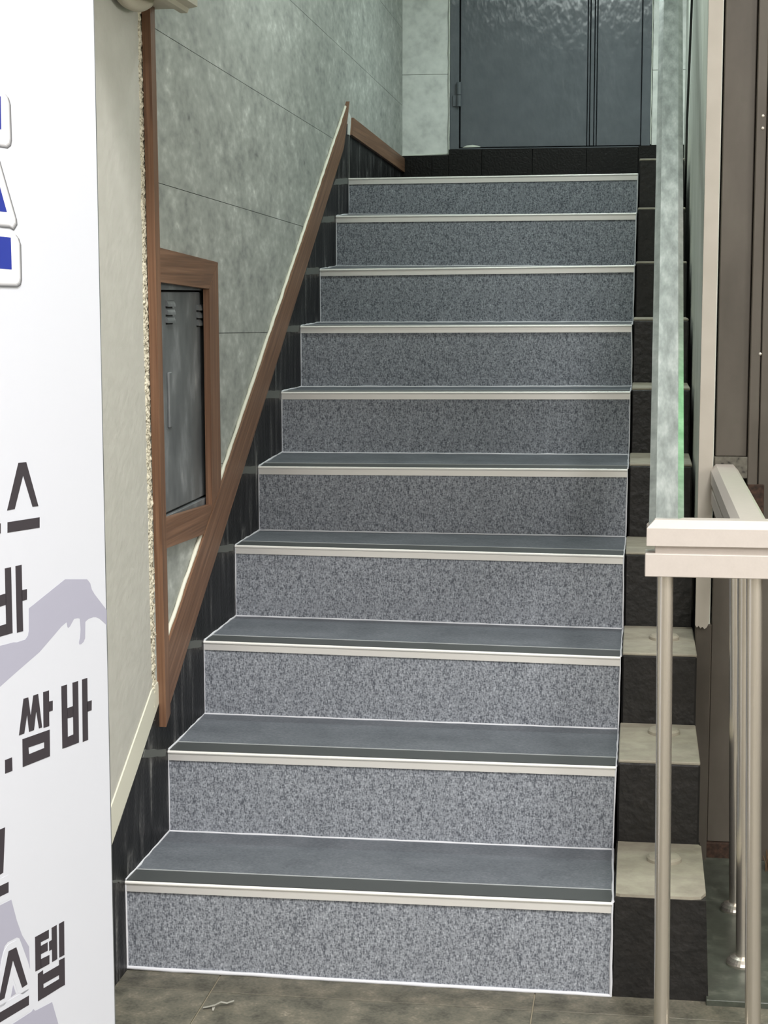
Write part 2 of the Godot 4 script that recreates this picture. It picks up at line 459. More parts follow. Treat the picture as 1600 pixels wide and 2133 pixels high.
	bump("black_tile", grey(512, 512, [[b2, 1.0]]), 0.05)
	# plaster, paints
	var k1 := nz(512, 512, 0.02, SM, 5, 61)
	var cream := paint(512, 512, [[k1, 0.3]], [[0.0, c8(181, 180, 172)], [1.0, c8(207, 205, 198)]])
	mat("cream_plaster", Color(1, 1, 1), 0.7, 0.0, cream, 0.8)
	bump("cream_plaster", grey(512, 512, [[nz(512, 512, 0.05, SM, 4, 62), 0.8]]), 0.1)
	var k2 := nz(512, 512, 0.06, SM, 3, 63)
	var k3 := nz(512, 512, 0.04, CE, 1, 64)
	var chip := paint(512, 512, [[k2, 1.2], [k3, 0.3]], [[0.0, c8(86, 80, 66)], [0.25, c8(140, 134, 116)], [0.42, c8(198, 192, 172)], [1.0, c8(230, 225, 206)]])
	mat("broken_plaster", Color(1, 1, 1), 0.95, 0.0, chip, 0.22)
	mat("cream_paint", c8(222, 220, 204), 0.45)
	mat("white_trim", c8(201, 196, 188), 0.5, 0.0, paint(256, 256, [[nz(256, 256, 0.02, SM, 4, 66), 0.4]], [[0.0, c8(207, 204, 197)], [1.0, c8(235, 233, 229)]]), 0.6)
	mat("white_wall", c8(228, 231, 223), 0.45, 0.0, paint(512, 512, [[nz(512, 512, 0.01, SM, 4, 67, Vector2(1, 4)), 0.9]], [[0.0, c8(217, 221, 214)], [1.0, c8(255, 255, 255)]]), 0.8)
	mat("sealant", c8(218, 220, 226), 0.5)
	mat("nosing_face", c8(240, 239, 236), 0.32, 0.4)
	mat("nosing_lip", c8(244, 243, 239), 0.25, 0.1)
	mat("grip_rubber", c8(68, 71, 72), 0.6)
	mat("edge_line", c8(178, 182, 184), 0.4)
	# metals
	var r1 := nz(512, 512, 0.018, SM, 5, 71)
	var r2 := nz(512, 512, 0.1, SM, 3, 72)
	var galv := paint(512, 512, [[r1, 0.7], [r2, 0.2]], [[0.0, c8(112, 118, 115)], [0.5, c8(152, 158, 155)], [0.75, c8(176, 181, 178)], [1.0, c8(206, 210, 207)]])
	mat("worn_aluminium", Color(1, 1, 1), 0.4, 0.42, galv, 0.3)
	M.worn_aluminium.uv1_scale = Vector3(3.4, 3.4, 1.1)
	mat("brushed_steel", c8(226, 219, 208), 0.27, 0.88)
	mat("rail_paint", Color(1, 1, 1), 0.4, 0.1, paint(512, 512, [[r1, 0.3], [r2, 0.25]], [[0.0, c8(172, 164, 155)], [0.25, c8(198, 190, 183)], [1.0, c8(209, 201, 194)]]), 0.3)
	mat("hatch_grey", Color(1, 1, 1), 0.45, 0.2, paint(512, 512, [[nz(512, 512, 0.01, SM, 5, 76, Vector2(1, 2)), 0.9]], [[0.0, c8(91, 94, 97)], [0.6, c8(112, 116, 118)], [0.85, c8(138, 141, 144)], [1.0, c8(173, 175, 175)]]), 0.5)
	mat("door_paint", Color(1, 1, 1), 0.17, 0.0, paint(512, 512, [[nz(512, 512, 0.014, SM, 5, 77), 0.5]], [[0.0, c8(88, 93, 99)], [0.7, c8(102, 107, 113)], [1.0, c8(124, 128, 132)]]), 0.8)
	bump("door_paint", grey(512, 512, [[nz(512, 512, 0.035, SM, 3, 78, Vector2(1, 2)), 1.0]]), 0.12)
	mat("taupe_metal", Color(1, 1, 1), 0.5, 0.1, paint(512, 512, [[nz(512, 512, 0.008, SM, 5, 79, Vector2(1, 4)), 0.8], [nz(512, 512, 0.1, CE, 1, 80), 0.06]], [[0.0, c8(68, 63, 55)], [0.5, c8(82, 76, 68)], [1.0, c8(93, 88, 79)]]), 0.7)
	mat("worn_taupe", Color(1, 1, 1), 0.6, 0.1, paint(256, 256, [[nz(256, 256, 0.05, SM, 5, 81), 1.2]], [[0.0, c8(32, 29, 25)], [0.25, c8(84, 81, 72)], [1.0, c8(107, 104, 93)]]), 0.25)
	mat("rust", Color(1, 1, 1), 0.85, 0.2, paint(256, 256, [[nz(256, 256, 0.05, SM, 4, 82), 1.0]], [[0.0, c8(34, 26, 20)], [1.0, c8(82, 58, 44)]]), 0.2)
	# floors
	var s1 := nz(1024, 1024, 0.01, SM, 6, 91)
	var s2 := nz(1024, 1024, 0.2, VA, 2, 92)
	var s3 := nz(1024, 1024, 0.05, CE, 1, 93)
	var flo := paint(1024, 1024, [[s1, 0.8], [s2, 0.45], [s3, 0.12]], [[0.0, c8(66, 64, 56)], [0.4, c8(94, 92, 81)], [0.7, c8(110, 106, 93)], [0.92, c8(132, 125, 111)], [1.0, c8(164, 156, 139)]])
	mat("floor_tile", Color(1, 1, 1), 0.6, 0.0, flo, 0.8)
	mat("grout", c8(150, 142, 122), 0.9)
	var e1 := nz(512, 512, 0.012, SM, 5, 95)
	mat("cement_top", Color(1, 1, 1), 0.65, 0.0, paint(512, 512, [[e1, 0.6], [b2, 0.12]], [[0.0, c8(133, 127, 114)], [0.5, c8(157, 151, 136)], [1.0, c8(176, 172, 154)]]), 0.4)
	mat("green_slab", Color(1, 1, 1), 0.4, 0.0, paint(512, 512, [[e1, 0.8], [b2, 0.2]], [[0.0, c8(54, 57, 50)], [0.6, c8(77, 82, 73)], [1.0, c8(113, 115, 104)]]), 0.5)
	# banner and odds
	mat("banner_vinyl", c8(211, 214, 223), 0.6)
	mat("print_dark", c8(58, 53, 59), 0.55)
	mat("print_grey", c8(170, 170, 187), 0.55)
	mat("print_blue", c8(38, 52, 150), 0.5)
	mat("print_white", c8(244, 244, 246), 0.5)
	mat("print_shade_a", c8(98, 98, 102), 0.5)
	mat("print_shade_b", c8(140, 140, 144), 0.5)
	mat("print_shade_c", c8(186, 186, 190), 0.5)
	mat("print_shade_d", c8(222, 222, 225), 0.5)
	mat("hose_plastic", c8(206, 198, 182), 0.5)
	mat("duct_plastic", c8(196, 188, 172), 0.5)
	mat("black_rubber", c8(26, 28, 27), 0.5)
	mat("dark_gap", c8(20, 20, 20), 0.9)
	mat("scrap_paper", c8(172, 170, 161), 0.8)
	mat("straw", c8(104, 82, 58), 0.9)
	mat("hall_paint", c8(205, 202, 196), 0.8)
	mat("ceiling_paint", c8(215, 216, 214), 0.9)
	for l: Array in [["lamp_white", Color(1.0, 0.98, 0.96), 2.0], ["lamp_cool", Color(0.93, 1.0, 0.97), 2.0], ["sign_green", Color(0.03, 0.85, 0.28), 5.5]]:
		var m := mat(l[0], Color(0.9, 0.9, 0.9) if l[0] != "sign_green" else Color(0.06, 0.36, 0.16), 0.5)
		m.emission_enabled = true
		m.emission = l[1]
		m.emission_energy_multiplier = l[2]


# a batten lamp: housing, glowing diffuser, and the light just in front of it
func batten(called: String, label: String, at: Vector3, size: Vector2, m: String, color: Color, energy: float, turn := Vector3.ZERO) -> void:
	var t := thing(called, label, "lamp", at)
	t.rotation_degrees = turn
	var h := begin()
	bx(h, Vector3(-size.x / 2 - 0.01, 0.012, -size.y / 2 - 0.01), Vector3(size.x / 2 + 0.01, 0.05, size.y / 2 + 0.01), 0.004)
	obj("housing", h, M.ceiling_paint, t)
	var d := begin()
	bx(d, Vector3(-size.x / 2, 0.0, -size.y / 2), Vector3(size.x / 2, 0.013, size.y / 2), 0.003)
	obj("diffuser", d, M[m], t)
	var l := AreaLight3D.new()
	l.name = "light"
	l.area_size = size
	l.light_color = color
	l.light_energy = energy
	l.area_range = 30.0
	l.area_attenuation = 2.0
	l.shadow_enabled = true
	l.rotation_degrees = Vector3(-90, 0, 0)
	l.position = Vector3(0, -0.004, 0)
	t.add_child(l)


func _ready() -> void:
	rng.seed = 7
	# ------------------------------------------------ camera, sky, lights, exposure
	var cam := Camera3D.new()
	cam.name = "camera"
	cam.position = Vector3(0.9578, 1.2795, 3.1086)
	cam.rotation = Vector3(-0.12432, 0.14508, -0.00099)
	cam.fov = 32.8316
	cam.near = 0.05
	cam.far = 60.0
	add_child(cam)
	cam.current = true
	var env := Environment.new()
	env.background_mode = Environment.BG_COLOR
	env.background_color = Color(0.02, 0.02, 0.02)
	env.tonemap_mode = Environment.TONE_MAPPER_LINEAR
	env.tonemap_exposure = 1.0
	env.sdfgi_enabled = true
	env.ssao_enabled = true
	env.ssil_enabled = true
	var we := WorldEnvironment.new()
	we.name = "environment"
	we.environment = env
	add_child(we)
	materials()
	batten("ceiling_lamp", "large white ceiling panel lamp of the hall in front of the stairs", Vector3(1.8, 5.0, 3.2), Vector2(1.2, 1.6), "lamp_white", Color(1.0, 0.99, 0.982), 31.0)
	batten("ceiling_lamp", "long white batten lamp hung further back in the hall", Vector3(1.4, 3.3, 5.3), Vector2(1.6, 0.4), "lamp_white", Color(1.0, 0.99, 0.985), 15.5)
	batten("stairwell_lamp", "cool white batten lamp under the stairwell ceiling", Vector3(0.52, 2.98, -1.3), Vector2(0.7, 0.14), "lamp_cool", Color(0.96, 1.0, 0.98), 1.4)
	batten("landing_lamp", "cool white lamp above the landing in front of the door", Vector3(0.90, 2.69, -3.05), Vector2(0.5, 0.12), "lamp_cool", Color(0.95, 1.0, 0.98), 1.2)
	batten("side_fill_light", "long white fill light added on the right side wall of the hall for light from the shops", Vector3(3.385, 1.9, 1.5), Vector2(0.6, 1.4), "lamp_white", Color(1.0, 0.985, 0.965), 3.8, Vector3(0, 0, -90))  # added out of view, stands in for shop light from the right

	room()
	left_side()
	landing()
	stairs()
	right_side()
	railing()
	banner()
	odds()
	for o in find_children("*", "MeshInstance3D", true, false):
		(o as MeshInstance3D).cast_shadow = GeometryInstance3D.SHADOW_CASTING_SETTING_ON


# ---------------------------------------------------------------- the setting
func room() -> void:
	# hall floor of dark stone tiles, bed of grout below them
	var fl := struct_node("floor", "dark grey-brown stone floor tiles in front of the stairs")
	var st := begin()
	bx(st, Vector3(-2.2, -0.2, -1.0), Vector3(3.4, FLOOR - 0.003, 8.0))
	obj("mortar_bed", st, M.grout, fl)
	var xs := [-2.2, -1.613, -1.013, -0.413, 0.187, 0.787, 1.387, 1.987, 2.587, 3.4]
	var zs := [-0.9, 0.082, 0.682, 1.282, 1.882, 2.482, 3.082, 3.682, 4.282, 4.882, 6.4, 8.0]
	for i in xs.size() - 1:
		for j in zs.size() - 1:
			var s := begin()
			var dy := rng.randf_range(-0.0004, 0.0004)
			bx(s, Vector3(xs[i] + 0.0014, FLOOR - 0.02, zs[j] + 0.0014), Vector3(xs[i + 1] - 0.0014, FLOOR + dy, zs[j + 1] - 0.0014), 0.0008)
			obj("tile", s, M.floor_tile, fl)
	st = begin()
	bx(st, Vector3(1.1, -0.06, -0.82), Vector3(3.3, 0.001, 0.016), 0.001)
	obj("raised_slab", st, M.green_slab, fl).set_meta("label", "dark green painted raised slab")
	# hall shell
	st = begin()
	bx(st, Vector3(-2.2, 5.1, -1.2), Vector3(3.4, 5.25, 8.0))
	struct("ceiling", st, M.ceiling_paint)
	st = begin()
	bx(st, Vector3(-2.35, -0.2, 0.6), Vector3(-2.2, 5.25, 8.0))
	bx(st, Vector3(-2.35, -0.2, 0.5), Vector3(-0.15, 5.25, 0.62))
	struct("wall_side", st, M.hall_paint)
	st = begin()
	bx(st, Vector3(-2.35, -0.2, 8.0), Vector3(3.5, 5.25, 8.15))
	struct("wall_rear", st, M.hall_paint)
	st = begin()
	bx(st, Vector3(3.4, -0.2, -1.2), Vector3(3.55, 5.25, 8.0))
	struct("wall_far_right", st, M.hall_paint)
	# unseen header over the stair opening, shaped to shade the upper steps
	st = begin()
	bx(st, Vector3(0.105, 1.84, 0.06), Vector3(1.125, 5.2, 0.18))
	bx(st, Vector3(-0.2, 2.03, 0.06), Vector3(0.105, 5.2, 0.18))
	struct("wall_shade_header", st, M.hall_paint)
	st = begin()
	bx(st, Vector3(-0.2, 3.1, -4.2), Vector3(1.4, 3.3, 0.06))
	struct("ceiling_stairwell", st, M.ceiling_paint)


func clip_all(polys: Array, cut: PackedVector2Array, keep: bool) -> Array:
	var out := []
	for p: PackedVector2Array in polys:
		var r := Geometry2D.intersect_polygons(p, cut) if keep else Geometry2D.clip_polygons(p, cut)
		for q in r:
			if not Geometry2D.is_polygon_clockwise(q) or true:
				out.append(q)
	return out


# a wood board: polygon given in (z, y), built in its own axes with the grain along local y
func board(called: String, poly: PackedVector2Array, x0: float, x1: float, grain: Vector2, parent: Node3D, m: Material) -> MeshInstance3D:
	var at := poly[0]
	var y2 := grain.normalized()
	var ang := atan2(y2.x, y2.y)   # turn about x that carries local y to the grain
	var loc := PackedVector2Array()
	for p in poly:
		var d := p - at
		loc.append(Vector2(d.x * cos(ang) - d.y * sin(ang), d.x * sin(ang) + d.y * cos(ang)))
	var st := begin()
	prism(st, loc, 0.0, x1 - x0)
	var o := obj(called, st, m, parent)
	o.position = Vector3(x0, at.y, at.x)
	o.rotation.x = ang
	return o


func left_side() -> void:
	var wl := struct_node("wall_left", "left stair wall of grey concrete-look panels and cream plaster")
	var st := begin()
	bx(st, Vector3(-0.2, -0.2, -4.2), Vector3(-0.045, 5.2, 0.6))
	obj("core", st, M.panel_core, wl)
	# wide concrete-look panels in courses, cut by the sloping trim and the hatch opening
	var above := PackedVector2Array([Vector2(-0.2, 0.46), Vector2(-2.5, 1.79), Vector2(-2.6, 1.83), Vector2(-4.0, 1.79), Vector2(-4.0, 3.6), Vector2(-0.2, 3.6)])
	var hole := rect(-0.760, 0.79, -0.26, 1.340)
	var ys := [0.30, 0.60, 0.90, 1.203, 1.504, 1.804, 2.105, 2.406, 2.71, 3.02, 3.6]
	for i in ys.size() - 1:
		var y0: float = ys[i] + 0.0007
		var y1: float = ys[i + 1] - 0.0007
		var p := PackedVector2Array([Vector2(-0.25, y0), Vector2(-3.975, y0 - 0.07), Vector2(-3.975, y1 - 0.07), Vector2(-0.25, y1)])
		var ps := clip_all([p], above, true)
		ps = clip_all(ps, hole, false)
		for q: PackedVector2Array in ps:
			var area := 0.0
			for v in q.size():
				area += q[v].cross(q[(v + 1) % q.size()]) / 2.0
			if absf(area) < 0.0004 or Geometry2D.triangulate_polygon(q).is_empty():
				continue
			var s := begin()
			prism(s, q, -0.045, 0.0)
			obj("wall_panel", s, M.concrete_panel, wl)
	# cream plaster in front of the post, with a broken edge
	st = begin()
	prism(st, PackedVector2Array([Vector2(-0.222, 0.30), Vector2(0.6, -0.05), Vector2(0.6, 5.2), Vector2(-0.203, 5.2), Vector2(-0.203, 1.2), Vector2(-0.222, 0.45)]), -0.045, 0.0)
	obj("plaster", st, M.cream_plaster, wl)
	# broken plaster: a bumpy strip between the smooth plaster and the post
	st = begin()
	var n := FastNoiseLite.new()
	n.seed = 12
	n.frequency = 70.0
	n.noise_type = FastNoiseLite.TYPE_SIMPLEX_SMOOTH
	n.fractal_octaves = 4
	var cols := 10
	var rows := 380
	var pt := func(i: int, j: int) -> Vector3:
		var y := 0.42 + 1.46 * j / rows
		var edge := -0.197 - 0.003 * n.get_noise_1d(y * 0.35) - 0.017 * clampf(1.0 - (y - 0.42) / 0.8, 0, 1)
		var z := lerpf(edge, edge - 0.052, float(i) / cols)
		var x := 0.0015 + 0.006 * n.get_noise_2d(z * 1.0, y * 1.0) - 0.004 * float(i > 2)
		if i == 0:
			x = -0.001
		return Vector3(x, y, z)
	for j in rows:
		for i in cols:
			quad(st, pt.call(i, j), pt.call(i + 1, j), pt.call(i + 1, j + 1), pt.call(i, j + 1), Vector3.RIGHT)
	obj("broken_plaster", st, M.broken_plaster, wl).set_meta("label", "chipped bare plaster edge")

	# black painted skirting along the stairs and on the landing, with worn grey edges
	var bb := struct_node("baseboard_left", "black painted skirting along the left of the stairs")
	st = begin()
	prism(st, PackedVector2Array([Vector2(0.6, -0.05), Vector2(0.6, 0.02), Vector2(0.54, 0.0), Vector2(0.0, 0.306), Vector2(-0.25, 0.452), Vector2(-2.5, 1.80), Vector2(-2.628, 1.84), Vector2(-2.628, -0.05)]), -0.045, 0.003)
	obj("skirting_panel", st, M.black_paint, bb)
	st = begin()
	prism(st, rect(-3.97, -0.05, -2.631, 1.815), -0.045, 0.002)
	obj("skirting_panel", st, M.black_paint, bb)
	st = begin()
	bead(st, Vector3(0.003, 1.66, -2.63), Vector3(0.003, 1.80, -2.632), 0.004, 0.35)
	obj("joint_filler", st, M.grey_edge, bb)
	for b: Array in BANDS:
		st = begin()
		var ragged := PackedVector2Array()
		for k in 4:
			var a: Vector2 = b[k]
			var c: Vector2 = b[(k + 1) % 4]
			for q in 5:
				ragged.append(a.lerp(c, q / 5.0) + (Vector2(rng.randf_range(-1, 1) * 0.002, rng.randf_range(-1, 1) * 0.0012) if q else Vector2.ZERO))
		prism(st, ragged, 0.0, 0.005)
		obj("worn_edge", st, M.grey_edge, bb)

	# cream sloping moulding that carries the line of the trim down to the floor
	st = begin()
	prism(st, PackedVector2Array([Vector2(-0.262, 0.455), Vector2(0.53, 0.013), Vector2(0.53, 0.088), Vector2(-0.205, 0.492), Vector2(-0.25, 0.50)]), 0.0, 0.0028)
	struct("trim_4", st, M.cream_paint, "cream sloping moulding below the plaster")
	# brown wood: post, sloping trim, landing trim
	var t1 := struct_node("trim_1", "brown wood post standing beside the chipped plaster")
	board("post", PackedVector2Array([Vector2(-0.2545, 0.405), Vector2(-0.2885, 0.425), Vector2(-0.2560, 1.95), Vector2(-0.2240, 1.95)]), 0.0, 0.017, Vector2(0, 1), t1, M.brown_wood)
	var t2 := struct_node("trim_2", "brown wood trim sloping up along the stairs")
	board("rail", PackedVector2Array([Vector2(-0.284, 0.428), Vector2(-2.487, 1.748), Vector2(-2.600, 1.905), Vector2(-2.555, 1.875), Vector2(-0.286, 0.560)]), 0.0, 0.012, Vector2(-1, 0.583), t2, M.brown_wood)
	st = begin()
	bead(st, Vector3(0.004, 0.566, -0.288), Vector3(0.004, 1.884, -2.56), 0.0048, 0.12)
	obj("filler", st, M.cream_paint, t2)
	var t3 := struct_node("trim_3", "brown wood trim along the landing wall")
	board("rail", PackedVector2Array([Vector2(-2.640, 1.802), Vector2(-3.955, 1.769), Vector2(-3.955, 1.824), Vector2(-2.672, 1.860)]), 0.0, 0.013, Vector2(-1, 0), t3, M.brown_wood)
	st = begin()
	prism(st, PackedVector2Array([Vector2(-2.605, 1.80), Vector2(-2.645, 1.80), Vector2(-2.668, 1.86), Vector2(-2.62, 1.875)]), 0.0, 0.006)
	obj("filler", st, M.pale_tile, t3)

	# service hatch in its brown frame
	var t := thing("service_hatch", "grey metal service hatch recessed in a brown wood frame on the left wall", "hatch", Vector3.ZERO)
	var up := PackedVector2Array([Vector2(-0.2, 0.518), Vector2(-1.4, 1.213), Vector2(-1.4, 2.0), Vector2(-0.2, 2.0)])
	board("frame_board", PackedVector2Array([Vector2(-0.262, 1.306), Vector2(-0.684, 1.293), Vector2(-0.766, 1.353), Vector2(-0.262, 1.374)]), -0.002, 0.012, Vector2(-1, 0), t, M.brown_wood)
	for q: PackedVector2Array in clip_all([PackedVector2Array([Vector2(-0.684, 1.292), Vector2(-0.684, 0.70), Vector2(-0.773, 0.70), Vector2(-0.7665, 1.352)])], up, true):
		board("frame_board", q, -0.002, 0.0125, Vector2(0, 1), t, M.brown_wood)
	for q: PackedVector2Array in clip_all([PackedVector2Array([Vector2(-0.27, 0.829), Vector2(-0.27, 0.768), Vector2(-0.80, 0.745), Vector2(-0.80, 0.806)])], up, true):
		board("frame_board", q, -0.002, 0.0115, Vector2(-1, 0), t, M.brown_wood)
	st = begin()
	prism(st, rect(-0.770, 0.79, -0.262, 1.335), -0.043, -0.030)
	obj("back_plate", st, M.dark_gap, t)
	for b: Array in [[Vector3(-0.030, 1.290, -0.750), Vector3(-0.007, 1.33, -0.27)], [Vector3(-0.030, 0.806, -0.750), Vector3(-0.006, 0.824, -0.27)]]:
		st = begin()
		bx(st, b[0], b[1], 0.001)
		obj("metal_frame", st, M.hatch_grey, t)
	st = begin()
	bx(st, Vector3(-0.030, 0.828, -0.744), Vector3(-0.012, 1.286, -0.272), 0.002)
	var leaf := obj("door", st, M.hatch_grey, t)
	for c: Array in [[-0.433, 1.2615], [-0.687, 1.2515]]:
		for k in 3:
			var w := 0.029
			var y: float = c[1] - 0.0168 * k
			# a pressed louvre: rounded hood open at the bottom
			st = begin()
			prism(st, PackedVector2Array([Vector2(-0.0125, y + 0.0075), Vector2(-0.008, y + 0.005), Vector2(-0.0055, y - 0.001), Vector2(-0.005, y - 0.006), Vector2(-0.0125, y - 0.005)]), c[0] - w, c[0] + w, "z")
			obj("louvre", st, M.hatch_grey, leaf)
			st = begin()
			bx(st, Vector3(-0.0125, y - 0.0092, c[0] - w * 0.9), Vector3(-0.0115, y - 0.0055, c[0] + w * 0.9))
			obj("slot", st, M.dark_gap, leaf)
	st = begin()
	bx(st, Vector3(-0.013, 1.004, -0.430), Vector3(-0.007, 1.120, -0.408), 0.002)
	obj("handle", st, M.hatch_grey, leaf)


func landing() -> void:
	var wb := struct_node("wall_back", "pale back wall of the landing either side of the door")
	var st := begin()
	bx(st, Vector3(-0.2, 1.3, -4.2), Vector3(1.4, 3.7, -4.03))
	obj("core", st, M.panel_core, wb)
	var ys := [1.835, 2.155, 2.475, 2.8, 3.12, 3.55]
	for i in ys.size() - 1:
		for s: Array in [[0.0, 0.188], [0.994, 1.20]]:
			st = begin()
			bx(st, Vector3(s[0], ys[i] + 0.0007 + (0.03 if s[0] > 0.5 and i == 0 else 0.0), -4.03), Vector3(s[1], ys[i + 1] - 0.0007, -3.966), 0.001)
			obj("wall_panel", st, M.pale_tile, wb)
	st = begin()
	bead(st, Vector3(0.0, 1.836, -3.963), Vector3(0.192, 1.842, -3.963), 0.004, 0.3)
	obj("sealant", st, M.white_wall, wb)
	st = begin()
	bead(st, Vector3(0.190, 1.84, -3.963), Vector3(0.190, 3.5, -3.963), 0.0035, 0.3)
	obj("sealant", st, M.white_wall, wb)
	st = begin()
	bead(st, Vector3(0.990, 1.868, -3.963), Vector3(0.990, 3.5, -3.963), 0.003, 0.3)
	obj("sealant", st, M.white_wall, wb)
	# black tiled upstand under the door
	var bb := struct_node("baseboard_back", "black tiled upstand below the grey door")
	var xs := [0.002, 0.123, 0.191, 0.324, 0.526, 0.740, 0.943, 1.14]
	for i in xs.size() - 1:
		st = begin()
		bx(st, Vector3(xs[i] + 0.0004, 1.4, -4.0), Vector3(xs[i + 1] - 0.0004, 1.834 if i < 2 else (1.8575 if i < 6 else 1.863), -3.945), 0.0008)
		obj("tile", st, M.black_tile, bb)
	# door
	var d := struct_node("door_1", "dark grey steel door at the head of the stairs")
	st = begin()
	bx(st, Vector3(0.193, 1.858, -4.03), Vector3(0.230, 3.3, -3.958), 0.002)
	bx(st, Vector3(0.953, 1.858, -4.03), Vector3(0.988, 3.3, -3.958), 0.002)
	bx(st, Vector3(0.193, 3.27, -4.03), Vector3(0.988, 3.31, -3.958), 0.002)
	bx(st, Vector3(0.23, 1.856, -4.03), Vector3(0.953, 1.862, -3.96), 0.001)
	obj("frame", st, M.door_paint, d)
	st = begin()
	bx(st, Vector3(0.2345, 1.866, -4.02), Vector3(0.738, 3.27, -3.968), 0.002)
	var leaf := obj("leaf", st, M.door_paint, d)
	st = begin()
	bx(st, Vector3(0.778, 1.866, -4.02), Vector3(0.950, 3.27, -3.968), 0.002)
	obj("leaf", st, M.door_paint, d)
	for x: Array in [[0.741, 0.748], [0.7515, 0.765], [0.768, 0.775]]:
		st = begin()
		bx(st, Vector3(x[0], 1.866, -4.02), Vector3(x[1], 3.27, -3.960 if x[0] == 0.7515 else -3.966), 0.0015)
		obj("cover_strip", st, M.door_paint, d)
	st = begin()
	bx(st, Vector3(0.23, 1.86, -4.025), Vector3(0.953, 3.28, -4.018))
	obj("rebate", st, M.dark_gap, d)
	# bare scuff where the paint has lifted at the foot of the door
	st = begin()
	prism(st, PackedVector2Array([Vector2(0.243, 1.866), Vector2(0.318, 1.867), Vector2(0.305, 1.873), Vector2(0.285, 1.876), Vector2(0.262, 1.874)]), -3.9685, -3.9672, "z")
	obj("paint_scuff", st, M.white_wall, leaf)
	for y: float in [2.026, 3.0]:
		st = begin()
		tube(st, PackedVector3Array([Vector3(0.231, y, -3.949), Vector3(0.231, y + 0.044, -3.949)]), same(2, 0.0098), 14)
		tube(st, PackedVector3Array([Vector3(0.231, y + 0.046, -3.949), Vector3(0.231, y + 0.094, -3.949)]), same(2, 0.0098), 14)
		bx(st, Vector3(0.206, y + 0.001, -3.960), Vector3(0.231, y + 0.044, -3.951), 0.001)
		obj("hinge", st, M.door_paint, leaf)


